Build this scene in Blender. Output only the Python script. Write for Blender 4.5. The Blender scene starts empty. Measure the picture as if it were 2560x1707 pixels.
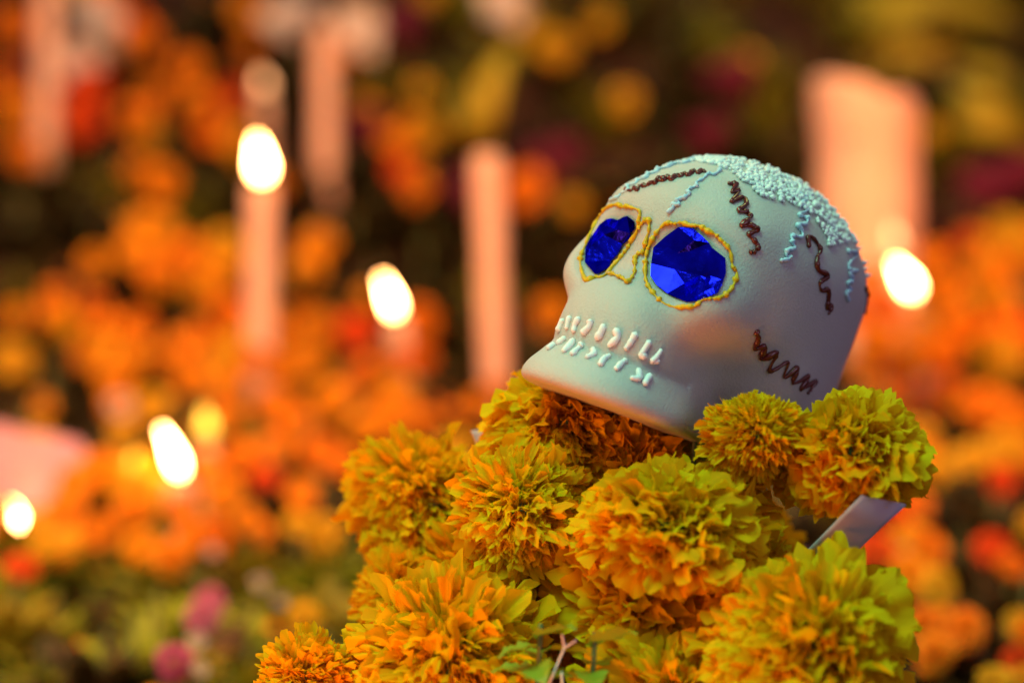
import bpy, math, random
import numpy as np
from mathutils import Vector, Matrix, Quaternion
from mathutils.geometry import delaunay_2d_cdt

random.seed(7); rng = np.random.default_rng(7)
scene = bpy.context.scene
C = bpy.context.collection

# ------------------------------------------------------------------ camera
LENS, W, H = 100.0, 2560.0, 1707.0
S = 36.0 / LENS / W                       # metres per photo pixel at 1 m depth
PITCH = math.radians(6.0)
CAM = Vector((0, 0, 0.5))
RIGHT = Vector((1, 0, 0)); FWD = Vector((0, math.cos(PITCH), -math.sin(PITCH))); UP = Vector((0, math.sin(PITCH), math.cos(PITCH)))
FOCUS = 1.235
cam_data = bpy.data.cameras.new('camera'); cam = bpy.data.objects.new('camera', cam_data); C.objects.link(cam)
cam.matrix_world = Matrix(((RIGHT.x, UP.x, -FWD.x, CAM.x), (RIGHT.y, UP.y, -FWD.y, CAM.y), (RIGHT.z, UP.z, -FWD.z, CAM.z), (0, 0, 0, 1)))
cam_data.lens = LENS; cam_data.sensor_width = 36.0; cam_data.sensor_fit = 'HORIZONTAL'
cam_data.clip_start = 0.05; cam_data.clip_end = 200
cam_data.dof.use_dof = True; cam_data.dof.focus_distance = FOCUS; cam_data.dof.aperture_fstop = 2.9
scene.camera = cam

# ------------------------------------------------------------------ world, lamps, exposure
world = bpy.data.worlds.new('World'); scene.world = world; world.use_nodes = True
bgn = world.node_tree.nodes['Background']; bgn.inputs[0].default_value = (0.38, 0.31, 0.50, 1); bgn.inputs[1].default_value = 0.46
def area_lamp(name, loc, target, size, power, color):
    d = bpy.data.lights.new(name, 'AREA'); d.shape = 'DISK'; d.size = size; d.energy = power; d.color = color
    o = bpy.data.objects.new(name, d); C.objects.link(o); o.location = loc
    o.rotation_euler = (Vector(target) - Vector(loc)).to_track_quat('-Z', 'Y').to_euler()
    return o
def P(px, py, D):                         # photo pixel + depth along the view axis -> world point
    D = float(D); return CAM + D * (FWD + RIGHT * ((px - 1280) * S) + UP * ((853.5 - py) * S))
SK = P(1850, 679, 1.30)
area_lamp('stage_lamp', SK + Vector((-0.48, -0.52, 1.12)), SK, 0.8, 18.0, (0.41, 1.0, 0.57))
area_lamp('candle_glow_lamp', SK + Vector((-0.72, -0.50, -0.25)), SK + Vector((-0.06, 0, -0.16)), 0.3, 3.6, (1.0, 0.26, 0.06))
area_lamp('near_candle_lamp', (-0.15, 0.98, 0.115), (0.05, 1.25, 0.19), 0.12, 1.15, (1.0, 0.25, 0.05))
area_lamp('bed_warm_fill', (-0.45, 1.55, 0.95), (-0.15, 2.6, 0.30), 0.5, 19.0, (1.0, 0.23, 0.055))  # unseen warm fill added overhead to brighten the flower bed
area_lamp('bank_green_fill', (0.45, 1.95, 1.7), (0.35, 2.7, 0.35), 0.5, 5.5, (0.80, 1.0, 0.28))  # made-up overhead fill that gives the bank foliage its olive light
area_lamp('right_warm_fill', (0.75, 1.75, 0.75), (0.35, 2.6, 0.35), 0.4, 12.0, (1.0, 0.23, 0.055))  # added warm fill for the flowers at right, no lantern there
area_lamp('violet_fill', SK + Vector((0.75, -0.85, 0.25)), SK, 0.7, 1.8, (0.72, 0.62, 0.95))  # weak fill added to open up the skull's shaded side
scene.view_settings.view_transform = 'Standard'; scene.view_settings.look = 'None'
scene.view_settings.gamma = 1.0; scene.view_settings.use_curve_mapping = False; scene.view_settings.exposure = 0.0
cy = scene.cycles
cy.use_denoising = True; cy.sample_clamp_indirect = 8.0; cy.max_bounces = 8; cy.caustics_reflective = False; cy.caustics_refractive = False
try: cy.denoiser = 'OPENIMAGEDENOISE'
except Exception: pass

# ------------------------------------------------------------------ helpers
def put(name, mesh, parent=None, mat=None):
    o = bpy.data.objects.new(name, mesh); C.objects.link(o)
    if parent is not None: o.parent = parent
    if mat is not None and not mesh.materials: mesh.materials.append(mat)
    return o
def tag(o, label, cat, group=None, kind=None):
    o['label'] = label; o['category'] = cat
    if group: o['group'] = group
    if kind: o['kind'] = kind
    return o
def empty(name, loc=(0, 0, 0)):
    o = bpy.data.objects.new(name, None); C.objects.link(o); o.location = loc; o.empty_display_size = 0.02
    return o
def mesh_from(name, V, F, smooth=True):
    m = bpy.data.meshes.new(name)
    V = np.asarray(V, float)
    m.from_pydata(V.tolist(), [], [list(map(int, f)) for f in F]); m.update()
    if smooth: m.polygons.foreach_set('use_smooth', [True] * len(m.polygons))
    return m
class MB:
    def __init__(s): s.V = []; s.F = []; s.n = 0
    def add(s, V, F):
        s.V.append(np.asarray(V, float)); s.F.extend([[i + s.n for i in f] for f in F]); s.n += len(V)
    def mesh(s, name, smooth=True): return mesh_from(name, np.concatenate(s.V), s.F, smooth)
def noise_fn(seed, scale, n=10):          # cheap smooth 3-D noise: a sum of sines
    r = np.random.default_rng(seed); K = r.normal(size=(n, 3)) / scale; ph = r.uniform(0, 6.28, n)
    return lambda X: np.sin(np.asarray(X) @ K.T + ph).sum(-1) / math.sqrt(n)
def catmull(pts, per=6, closed=False):
    p = [np.asarray(q, float) for q in pts]; n = len(p); out = []
    for i in range(n if closed else n - 1):
        a = p[(i - 1) % n] if closed or i > 0 else p[i]; b = p[i]; c = p[(i + 1) % n]
        d = p[(i + 2) % n] if closed or i + 2 < n else c
        for t in np.linspace(0, 1, per, endpoint=False):
            out.append(0.5 * ((2 * b) + (-a + c) * t + (2 * a - 5 * b + 4 * c - d) * t * t + (-a + 3 * b - 3 * c + d) * t ** 3))
    if not closed: out.append(p[-1])
    return np.array(out)
def tube(points, radii, sides=8, closed=False):
    pts = np.asarray(points, float); n = len(pts); radii = np.broadcast_to(radii, (n,))
    if closed: T = np.roll(pts, -1, 0) - np.roll(pts, 1, 0)
    else: T = np.gradient(pts, axis=0)
    T /= np.linalg.norm(T, axis=1)[:, None] + 1e-12
    N = np.cross(T[0], [0.3, 0.5, 0.81]); N /= np.linalg.norm(N); V = []; F = []
    for i in range(n):
        N = N - T[i] * (N @ T[i]); N /= np.linalg.norm(N) + 1e-12; B = np.cross(T[i], N)
        for k in range(sides):
            a = 2 * math.pi * k / sides; V.append(pts[i] + radii[i] * (math.cos(a) * N + math.sin(a) * B))
    for i in range(n if closed else n - 1):
        j = (i + 1) % n
        for k in range(sides): F.append((i * sides + k, i * sides + (k + 1) % sides, j * sides + (k + 1) % sides, j * sides + k))
    if not closed:
        for i, s in ((0, -1), (n - 1, 1)):
            V.append(pts[i] + T[i] * s * radii[i] * 0.7); c = len(V) - 1
            for k in range(sides):
                f = (i * sides + k, i * sides + (k + 1) % sides, c); F.append(f if s > 0 else f[::-1])
    return np.array(V), F
def lathe(prof, sides=20):                # prof: (radius, z) from bottom to top
    V = []; F = []
    for r, z in prof:
        for k in range(sides):
            a = 2 * math.pi * k / sides; V.append((r * math.cos(a), r * math.sin(a), z))
    for i in range(len(prof) - 1):
        for k in range(sides):
            F.append((i * sides + k, i * sides + (k + 1) % sides, (i + 1) * sides + (k + 1) % sides, (i + 1) * sides + k))
    F.append(tuple(range(sides))[::-1]); b = (len(prof) - 1) * sides; F.append(tuple(b + k for k in range(sides)))
    return np.array(V), F

# ------------------------------------------------------------------ materials
def new_mat(name):
    m = bpy.data.materials.new(name); m.use_nodes = True
    return m, m.node_tree, m.node_tree.nodes, m.node_tree.links, m.node_tree.nodes['Principled BSDF']
def varied(name, c0, c1, rough=0.6, scale=60, per_object=0.5, spec=0.3, sss=0.0, sss_scale=0.01, bump=0.0, bump_scale=400, metallic=0.0, transl=0.0, sheen=0.0):
    m, nt, N, L, bs = new_mat(name)
    tc = N.new('ShaderNodeTexCoord'); nz = N.new('ShaderNodeTexNoise'); nz.inputs['Scale'].default_value = scale; nz.inputs['Detail'].default_value = 4
    L.new(tc.outputs['Object'], nz.inputs['Vector'])
    oi = N.new('ShaderNodeObjectInfo'); mx = N.new('ShaderNodeMix'); mx.data_type = 'FLOAT'; mx.inputs[0].default_value = per_object
    rmp = N.new('ShaderNodeMapRange'); rmp.inputs[1].default_value = 0.3; rmp.inputs[2].default_value = 0.7
    L.new(nz.outputs[0], rmp.inputs[0]); L.new(rmp.outputs[0], mx.inputs[2]); L.new(oi.outputs['Random'], mx.inputs[3])
    mc = N.new('ShaderNodeMix'); mc.data_type = 'RGBA'; mc.inputs[6].default_value = (*c0, 1); mc.inputs[7].default_value = (*c1, 1)
    L.new(mx.outputs[0], mc.inputs[0]); L.new(mc.outputs[2], bs.inputs['Base Color'])
    bs.inputs['Roughness'].default_value = rough; bs.inputs['Specular IOR Level'].default_value = spec; bs.inputs['Metallic'].default_value = metallic
    if sss: bs.inputs['Subsurface Weight'].default_value = sss; bs.inputs['Subsurface Scale'].default_value = sss_scale; bs.inputs['Subsurface Radius'].default_value = (1.0, 0.75, 0.55)
    if bump:
        bn = N.new('ShaderNodeBump'); bn.inputs['Strength'].default_value = bump; bn.inputs['Distance'].default_value = 0.001
        n2 = N.new('ShaderNodeTexNoise'); n2.inputs['Scale'].default_value = bump_scale; n2.inputs['Detail'].default_value = 5
        L.new(tc.outputs['Object'], n2.inputs['Vector']); L.new(n2.outputs[0], bn.inputs['Height']); L.new(bn.outputs[0], bs.inputs['Normal'])
    if transl:
        tr = N.new('ShaderNodeBsdfTranslucent'); ms = N.new('ShaderNodeMixShader'); ms.inputs[0].default_value = transl
        L.new(mc.outputs[2], tr.inputs[0]); L.new(bs.outputs[0], ms.inputs[1]); L.new(tr.outputs[0], ms.inputs[2])
        L.new(ms.outputs[0], N['Material Output'].inputs[0])
    return m
M = {}
M['sugar'] = varied('moulded_sugar', (0.46, 0.455, 0.44), (0.53, 0.525, 0.51), rough=0.5, scale=18, per_object=0.0, sss=0.6, sss_scale=0.010, bump=0.5, bump_scale=900)
M['icing_white'] = varied('white_icing', (0.80, 0.86, 0.90), (0.86, 0.90, 0.92), rough=0.35, scale=200, sss=0.2, sss_scale=0.002)
M['icing_pale'] = varied('pale_turquoise_icing', (0.60, 0.70, 0.76), (0.82, 0.86, 0.88), rough=0.35, scale=120, per_object=0.0, sss=0.1, sss_scale=0.002)
M['icing_blue'] = varied('pale_blue_icing', (0.36, 0.58, 0.78), (0.55, 0.72, 0.84), rough=0.3, scale=200, per_object=0.2)
M['icing_brown'] = varied('chocolate_icing', (0.085, 0.014, 0.010), (0.14, 0.024, 0.016), rough=0.16, scale=200, per_object=0.2, spec=0.6)
M['icing_yellow'] = varied('yellow_icing', (0.50, 0.34, 0.005), (0.75, 0.46, 0.01), rough=0.35, scale=300, per_object=0.1)
M['foil'] = varied('blue_foil', (0.004, 0.004, 0.34), (0.008, 0.008, 0.80), rough=0.20, scale=90, per_object=0.0, metallic=1.0, bump=0.55, bump_scale=150)
M['foil'].node_tree.nodes['Principled BSDF'].inputs['Specular Tint'].default_value = (0.15, 0.15, 1.0, 1)
M['petal'] = varied('marigold_petal', (0.88, 0.40, 0.003), (0.93, 0.74, 0.006), rough=0.7, scale=140, per_object=0.65, spec=0.08, transl=0.45)
M['petal_far'] = varied('orange_marigold', (0.82, 0.22, 0.003), (0.86, 0.46, 0.006), rough=0.6, scale=60, per_object=0.75, transl=0.2)
M['petal_yellow'] = varied('yellow_marigold', (0.70, 0.42, 0.010), (0.80, 0.55, 0.015), rough=0.6, scale=60, per_object=0.6, transl=0.2)
M['petal_red'] = varied('red_orange_bloom', (0.72, 0.06, 0.004), (0.80, 0.13, 0.006), rough=0.6, scale=60, per_object=0.6, transl=0.2)
M['petal_pink'] = varied('pink_bloom', (0.50, 0.08, 0.22), (0.66, 0.22, 0.36), rough=0.6, scale=60, per_object=0.6, transl=0.2)
M['celosia'] = varied('dark_magenta_plush', (0.05, 0.002, 0.014), (0.11, 0.004, 0.03), rough=0.8, scale=40, per_object=0.6)
M['petal_white'] = varied('cream_petal', (0.72, 0.66, 0.60), (0.82, 0.78, 0.72), rough=0.5, scale=40, per_object=0.4, transl=0.25)
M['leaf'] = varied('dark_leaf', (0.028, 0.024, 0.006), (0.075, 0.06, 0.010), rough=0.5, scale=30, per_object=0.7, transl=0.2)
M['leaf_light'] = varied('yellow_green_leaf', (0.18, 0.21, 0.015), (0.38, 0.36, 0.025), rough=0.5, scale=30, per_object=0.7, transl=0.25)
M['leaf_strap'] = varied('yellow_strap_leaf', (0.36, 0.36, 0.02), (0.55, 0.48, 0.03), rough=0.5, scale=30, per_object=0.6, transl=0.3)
M['leaf_fresh_lit'] = varied('fresh_green_lit_leaf', (0.26, 0.36, 0.02), (0.36, 0.46, 0.03), rough=0.45, scale=60, per_object=0.5, transl=0.25)  # on bed plants the extra green stands in for green lamp light
M['stem'] = varied('green_stem', (0.08, 0.12, 0.03), (0.14, 0.18, 0.05), rough=0.55, scale=80)
M['stem_dry'] = varied('dry_stem', (0.70, 0.72, 0.66), (0.80, 0.80, 0.72), rough=0.5, scale=200)
M['wax'] = varied('cream_wax', (0.66, 0.45, 0.33), (0.74, 0.53, 0.41), rough=0.4, scale=30, per_object=0.3, sss=0.35, sss_scale=0.012)
M['wick'] = varied('charred_wick', (0.01, 0.01, 0.01), (0.03, 0.02, 0.02), rough=0.9)
M['paper'] = varied('grey_white_paper', (0.40, 0.36, 0.44), (0.50, 0.46, 0.53), rough=0.75, scale=25, bump=0.3, bump_scale=120)
M['pink_paper'] = varied('pink_tissue', (0.60, 0.32, 0.44), (0.70, 0.46, 0.56), rough=0.7, scale=20, transl=0.2)
M['cloth'] = varied('dark_plum_cloth', (0.018, 0.008, 0.014), (0.04, 0.018, 0.026), rough=0.9, scale=40, bump=0.5, bump_scale=500)
M['soil'] = varied('dark_soil', (0.030, 0.012, 0.008), (0.07, 0.028, 0.015), rough=0.95, scale=25, per_object=0.0, bump=0.8, bump_scale=70)
def flame_mat(name, color, strength):
    m, nt, N, L, bs = new_mat(name); N.remove(bs)
    e = N.new('ShaderNodeEmission'); e.inputs[0].default_value = (*color, 1); e.inputs[1].default_value = strength
    tc = N.new('ShaderNodeTexCoord'); sx = N.new('ShaderNodeSeparateXYZ'); mr = N.new('ShaderNodeMapRange'); mr.inputs[1].default_value = 0.0; mr.inputs[2].default_value = 0.012; mr.inputs[3].default_value = strength * .25; mr.inputs[4].default_value = strength
    L.new(tc.outputs['Object'], sx.inputs[0]); L.new(sx.outputs[2], mr.inputs[0]); L.new(mr.outputs[0], e.inputs[1])
    L.new(e.outputs[0], N['Material Output'].inputs[0]); return m
M['flame'] = flame_mat('candle_flame', (1.0, 0.44, 0.13), 100)
M['flame_yellow'] = flame_mat('low_yellow_flame', (1.0, 0.50, 0.05), 5)
M['flame_dim'] = flame_mat('small_candle_flame', (1.0, 0.42, 0.16), 5)

# ------------------------------------------------------------------ the ground: a flower bed that climbs into a bank
PROF = np.array([(-30, -.42), (0.2, -.42), (1.3, -.415), (1.75, -.40), (2.0, -.365), (2.3, -.325), (2.45, -.29), (2.6, -.215), (2.8, -.11), (3.0, .0), (3.3, .17), (3.7, .27), (6, .32), (60, .4)])
def ground_z(y): return float(np.interp(y, PROF[:, 0], PROF[:, 1])) + CAM.z
def build_ground():
    ys = np.concatenate([np.linspace(-30, 0.5, 12), np.linspace(0.6, 4.0, 130), np.linspace(4.3, 60, 30)])
    xs = np.concatenate([np.linspace(-30, -1.6, 14), np.linspace(-1.5, 1.5, 110), np.linspace(1.6, 30, 14)])
    nz = noise_fn(3, 0.08); V = []; F = []
    for y in ys:
        for x in xs: V.append((x, y, ground_z(y) + 0.006 * float(nz((x, y, 0)))))
    n = len(xs)
    for i in range(len(ys) - 1):
        for j in range(n - 1): F.append((i * n + j, i * n + j + 1, (i + 1) * n + j + 1, (i + 1) * n + j))
    g = put('ground', mesh_from('ground', V, F), None, M['soil']); g['kind'] = 'structure'
    g['label'] = 'dark soil of the flower bed rising into a bank'
build_ground()
def on_bed(px, py, lift=0.03):            # where the view ray through a photo pixel comes within `lift` of the bed
    for D in np.arange(1.5, 3.8, 0.004):
        p = P(px, py, D)
        if p.z < ground_z(p.y) + lift: return p, D
    return P(px, py, 3.4), 3.4

# ------------------------------------------------------------------ the sugar skull
K = 1.30 * S                              # metres per skull unit (one photo pixel at the skull's centre)
def unit(v): v = np.asarray(v, float); return v / np.linalg.norm(v)
Lc = unit((0.76, -0.24, 0.61)); Fc = np.array((-0.58, 0.262, 0.78)); Fc = unit(Fc - Lc * (Fc @ Lc)); Uc = np.cross(Fc, Lc)
def cam_to_world(v): return RIGHT * v[0] + UP * v[1] - FWD * v[2]
RS = Matrix((cam_to_world(Fc), cam_to_world(Lc), cam_to_world(Uc))).transposed()   # skull -> world rotation
RSn = np.array(RS)
BASE = -452.0
def ell(X, c, r):
    q = (X - c) / r; k0 = np.linalg.norm(q, axis=-1); k1 = np.linalg.norm(q / r, axis=-1) + 1e-9
    return k0 * (k0 - 1) / k1
def sup(X, c, r, n):
    q = np.abs((X - c) / r) + 1e-9; v = (q ** n).sum(-1) ** (1 / n)
    g = np.linalg.norm((q / v[..., None]) ** (n - 1) / r, axis=-1) + 1e-9
    return (v - 1) / g
def smin(a, b, k):
    h = np.clip(0.5 + 0.5 * (b - a) / k, 0, 1); return b * (1 - h) + a * h - k * h * (1 - h)
def smax(a, b, k): return -smin(-a, -b, k)
A3 = np.array
def skull_sdf(X):
    X = np.asarray(X, float); Xm = X.copy(); Xm[..., 1] = np.abs(X[..., 1])
    up = ell(X, A3((0, 0, 0)), A3((415., 285, 266)))
    rho = np.sqrt((X[..., 0] / 415) ** 2 + (X[..., 1] / 285) ** 2)
    lo = ((rho ** 4.0 + (np.abs(X[..., 2]) / 560) ** 4.0) ** (1 / 4.0) - 1) * 300
    cran = np.where(X[..., 2] >= 0, up, lo)
    # the lower cranium only fills the rear; the jaw takes over in front
    cran = smax(cran, (X[..., 0] - 190) * 0.80 - (X[..., 2] + 250) * 0.60, 90)
    d = cran
    mask = sup(Xm, A3((205, 0, -75)), A3((200., 232, 185)), 2.5); d = smin(d, mask, 120)
    brow = ell(Xm, A3((262, 118, 45)), A3((88., 88, 45))); d = smin(d, brow, 60)
    cheek = ell(Xm, A3((318, 172, -155)), A3((100., 76, 90))); d = smin(d, cheek, 70)
    muz = sup(X, A3((300, 0, -300)), A3((210., 180, 190)), 2.4); d = smin(d, muz, 70)
    chin = sup(X, A3((308, 0, -455)), A3((262., 212, 138)), 2.4); d = smin(d, chin, 45)
    hollow = ell(Xm, A3((175, 340, -350)), A3((110., 100, 130))); d = smax(d, -hollow, 110)
    under = ell(Xm, A3((345, 288, -285)), A3((95., 75, 60))); d = smax(d, -under, 90)
    sock = ell(Xm, A3((450, 128, -66)), A3((74., 112, 104))); d = smax(d, -sock, 22)
    groove = np.abs(X[..., 2] + 338 + 0.0 * X[..., 0]); d = d + 5 * np.exp(-(groove / 14) ** 2) * (X[..., 0] > 300)
    return smax(d, BASE - X[..., 2], 30)
def skull_normal(X, e=2.0):
    g = np.stack([skull_sdf(X + e * v) - skull_sdf(X - e * v) for v in np.eye(3)], -1)
    return g / (np.linalg.norm(g, axis=-1)[..., None] + 1e-12)
def surface_nets(fn, lo, hi, h):
    ax = [np.arange(l, u + h, h) for l, u in zip(lo, hi)]; G = np.stack(np.meshgrid(*ax, indexing='ij'), -1); f = fn(G)
    nx, ny, nz_ = [n - 1 for n in f.shape]
    corners = [(i, j, k) for i in (0, 1) for j in (0, 1) for k in (0, 1)]
    sub = lambda o: f[o[0]:o[0] + nx, o[1]:o[1] + ny, o[2]:o[2] + nz_]
    ins = sum((sub(o) < 0).astype(int) for o in corners); act = (ins > 0) & (ins < 8)
    idx = -np.ones(act.shape, int); cells = np.argwhere(act); idx[act] = np.arange(len(cells))
    acc = np.zeros((len(cells), 3)); cnt = np.zeros(len(cells))
    for a in corners:
        for d in range(3):
            if a[d]: continue
            b = list(a); b[d] = 1
            fa = f[cells[:, 0] + a[0], cells[:, 1] + a[1], cells[:, 2] + a[2]]; fb = f[cells[:, 0] + b[0], cells[:, 1] + b[1], cells[:, 2] + b[2]]
            m = (fa < 0) != (fb < 0); t = np.where(m, fa / np.where(m, fa - fb, 1), 0)
            pt = np.array(a, float)[None] + t[:, None] * (np.array(b) - np.array(a)); acc[m] += pt[m]; cnt[m] += 1
    V = (cells + acc / cnt[:, None]) * h + np.array(lo); F = []
    for d in range(3):
        o1, o2 = [(1, 2), (2, 0), (0, 1)][d]
        e = np.zeros(3, int); e[d] = 1; sl0 = [slice(None)] * 3; sl1 = [slice(None)] * 3; sl0[d] = slice(0, -1); sl1[d] = slice(1, None)
        a = f[tuple(sl0)] < 0; b = f[tuple(sl1)] < 0
        for flip, msk in ((False, a & ~b), (True, ~a & b)):
            for c in np.argwhere(msk):
                if c[o1] == 0 or c[o2] == 0 or c[o1] >= act.shape[o1] or c[o2] >= act.shape[o2]: continue
                c1 = c.copy(); c1[o1] -= 1; c2 = c.copy(); c2[o2] -= 1; c3 = c1.copy(); c3[o2] -= 1
                q = [idx[tuple(c)], idx[tuple(c1)], idx[tuple(c3)], idx[tuple(c2)]]
                F.append(q[::-1] if flip else q)
    return V, F
V, F = surface_nets(skull_sdf, (-430, -310, -475), (690, 310, 320), 9.0)
for _ in range(2):
    d = skull_sdf(V); V = V - 0.8 * d[:, None] * skull_normal(V)
lump = noise_fn(11, 60); V = V + (1.6 * lump(V))[:, None] * skull_normal(V)
ORG = np.array((60.0, 0, BASE))           # the empty stands at the middle of the base
skull = empty('sugar_skull', SK + RS @ Vector(ORG * K)); skull.rotation_euler = RS.to_euler()
tag(skull, 'white moulded sugar skull with blue foil eyes and piped icing lying on marigolds', 'skull')
def to_local(X): return (np.asarray(X) - ORG) * K
put('cranium', mesh_from('cranium', to_local(V), F), skull, M['sugar'])
camL = (RSn.T @ np.array(CAM - SK)) / K
def cast(pts):                            # photo pixels -> points on the skull (skull units) and normals
    pts = np.asarray(pts, float)
    dirs = np.array([RSn.T @ np.array((FWD + RIGHT * ((x - 1280) * S) + UP * ((853.5 - y) * S))) for x, y in pts])
    dirs /= np.linalg.norm(dirs, axis=1)[:, None]
    t = np.full(len(pts), np.linalg.norm(camL) - 800); best = t.copy(); bd = np.full(len(pts), 1e9)
    for _ in range(160):
        d = skull_sdf(camL + dirs * t[:, None]); m = d < bd - 1e-6; bd = np.where(m, d, bd); best = np.where(m, t, best)
        t = t + np.where(d > 0.15, np.maximum(d, 0.2) * 0.6, 0)
        far = t > np.linalg.norm(camL) + 900; t = np.where(far, best, t)
    X = camL + dirs * best[:, None]
    for _ in range(4): X = X - (skull_sdf(X))[:, None] * skull_normal(X)
    return X, skull_normal(X)
def z1(L): return [(x * .4783 + 1280, y * .4783 + 350) for x, y in L]
def z2(L): return [(x * .2211 + 1380, y * .2211 + 480) for x, y in L]
def z3(L): return [(x * .2551 + 1300, y * .2551 + 750) for x, y in L]
def z8(L): return [(x * .2976 + 1500, y * .2976 + 370) for x, y in L]
def piped(name, pix, r, mat, jitter=0.25, per=7, closed=False, lift=0.45, seed=0, sides=8):
    X, N = cast(pix); pts = catmull(X, per, closed)
    for _ in range(3): pts = pts - skull_sdf(pts)[:, None] * skull_normal(pts)
    n = len(pts); rr = np.random.default_rng(seed + n); w = rr.normal(size=n); w = np.convolve(np.pad(w, 4, mode='wrap'), np.ones(3) / 3, 'same')[4:-4]
    rad = np.clip(r * (1 + jitter * 1.6 * w), 0.45 * r, 1.9 * r); off = rr.normal(size=(n, 3)) * r * jitter * 0.2
    pts = pts + skull_normal(pts) * (r * lift) + off
    Vt, Ft = tube(pts, rad, sides, closed)
    return put(name, mesh_from(name, to_local(Vt), Ft), skull, M[mat])
brown = [
 z8([(220,350),(262,362),(290,340),(318,352),(345,312),(385,322),(430,295),(455,300),(482,268),(520,275),(560,250),(600,262),(640,236),(672,244),(705,215),(745,232),(785,196),(830,214),(850,188),(880,205)]),
 z8([(1080,300),(1140,310),(1108,372),(1172,362),(1105,455),(1200,412),(1228,470),(1162,532),(1236,540),(1262,590),(1185,658),(1275,650),(1312,692),(1252,722),(1290,770),(1328,830),(1300,868),(1258,878)]),
 z8([(1755,830),(1745,745),(1790,760),(1848,850),(1822,930),(1830,1020),(1915,1070),(1848,1130),(1858,1200),(1912,1190),(1910,1290),(1898,1350),(1945,1320),(1915,1390)]),
 z1([(1275,1000),(1287,1040),(1268,1090),(1322,1078),(1300,1147),(1382,1108),(1345,1207),(1442,1158),(1420,1242),(1492,1188),(1468,1272),(1552,1228),(1508,1302),(1587,1258),(1545,1322)]),
 z8([(2225,1180),(2252,1230),(2248,1290),(2262,1330),(2250,1390)])]
brown_l = ['straight brown icing stroke over the brow','tight brown icing zigzag on the temple','loose brown icing zigzag on the side','wide brown icing zigzag above the jaw','brown icing stroke at the back of the head']
for i, b in enumerate(brown):
    o = piped('icing_squiggle', b, 5.8, 'icing_brown', 0.32, seed=i, lift=.2); o['label'] = brown_l[i]
blue = [
 z8([(95,440),(150,420),(180,385),(235,355),(235,320),(300,300),(320,270),(385,252),(405,222),(470,205),(490,180),(560,165),(640,130),(720,125),(800,95)]),
 z8([(570,545),(615,500),(600,480),(665,475),(650,440),(690,425),(745,392),(735,360),(775,335),(815,318),(810,290),(865,262),(905,220),(960,225),(1010,185)]),
 z8([(1515,945),(1590,930),(1560,900),(1572,858),(1632,840),(1610,780),(1612,742),(1692,748),(1690,690),(1655,640),(1725,640),(1735,590),(1670,560),(1745,520),(1690,470),(1740,430),(1660,380)]),
 z8([(2075,868),(2155,882),(2095,960),(2088,1015),(2155,1030),(2090,1040),(2115,1110),(2072,1135),(2108,1190),(2062,1215),(2080,1275)])]
for i, b in enumerate(blue): o = piped('icing_line', b, 5.0, 'icing_blue', 0.4, seed=20 + i); o['label'] = 'pale blue wavy icing line'
yel_near = z2([(1270,370),(1330,352),(1390,362),(1460,345),(1560,375),(1680,390),(1760,440),(1860,490),(1900,540),(1960,590),(2020,700),(2040,850),(2085,900),(2070,1000),(2020,1100),(1960,1160),(1880,1200),(1790,1205),(1700,1222),(1620,1290),(1500,1300),(1400,1305),(1280,1270),(1200,1215),(1110,1110),(1060,1000),(1055,860),(1070,720),(1110,590),(1180,470)])
yel_far = z2([(400,1010),(340,910),(320,780),(345,680),(400,560),(450,450),(510,330),(560,250),(610,195),(740,145),(800,172),(850,165),(950,190),(1000,230),(985,330),(965,450),(900,560),(860,640),(800,715),(700,830),(640,905),(560,965),(480,975)])
yel_nose = z2([(640,925),(720,945),(790,975),(850,1020),(900,975),(935,900),(940,790),(960,710),(1020,690),(1050,620),(1070,540),(1100,420),(1090,310),(1040,335),(990,410)])
for pth, r, cl, lb in ((yel_near, 4.8, True, 'yellow icing ring around the eye'), (yel_far, 4.8, True, 'yellow icing ring around the eye'), (yel_nose, 5.0, False, 'yellow icing outline of the nose')):
    o = piped('icing_outline', pth, r, 'icing_yellow', 0.42, per=8, closed=cl, seed=40 + len(pth)); o['label'] = lb
up_t = [[(490,170),(462,280)],[(425,200),(385,300)],[(580,180),(545,240),(530,310)],[(690,210),(680,260),(620,320)],[(825,250),(800,310),(755,380)],[(940,290),(955,370),(870,450)],[(1130,330),(1090,400),(1040,475)],[(1265,410),(1185,540),(1230,535)],[(1380,490),(1330,560),(1290,600),(1352,598)]]
lo_t = [[(440,372),(370,430)],[(520,390),(430,510)],[(610,440),(570,480),(515,535)],[(715,480),(722,530),(655,565)],[(880,545),(820,580),(785,640)],[(1035,590),(985,630),(945,680)],[(1150,680),(1165,765),(1085,770)],[(1270,740),(1235,790),(1215,830)],[(335,440),(280,482)]]
for i, t in enumerate(up_t + lo_t): piped('tooth', z3(t), 7.6, 'icing_white', 0.16, per=5, seed=60 + i, lift=0.35)
# crusty piped crown of pale icing, both sides of the midline
crust = z8([(800,85),(900,55),(1000,75),(1200,100),(1350,130),(1500,200),(1650,270),(1800,360),(1950,500),(2050,620),(2130,740),(2190,810),(2080,790),(1920,820),(1890,730),(1840,650),(1780,560),(1640,490),(1500,440),(1340,400),(1270,330),(1120,210),(980,150),(850,125)])
def in_poly(p, poly):
    x, y = p; c = False; n = len(poly)
    for i in range(n):
        (x1, y1), (x2, y2) = poly[i], poly[(i + 1) % n]
        if (y1 > y) != (y2 > y) and x < (x2 - x1) * (y - y1) / (y2 - y1) + x1: c = not c
    return c
cp = np.array(crust); pix = []
while len(pix) < 640:
    q = (random.uniform(cp[:, 0].min(), cp[:, 0].max()), random.uniform(cp[:, 1].min(), cp[:, 1].max()))
    if in_poly(q, crust): pix.append(q)
X, N = cast(pix); far_side = X * A3((1, -1, 1.)); far_side[:, 1] += 10
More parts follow.
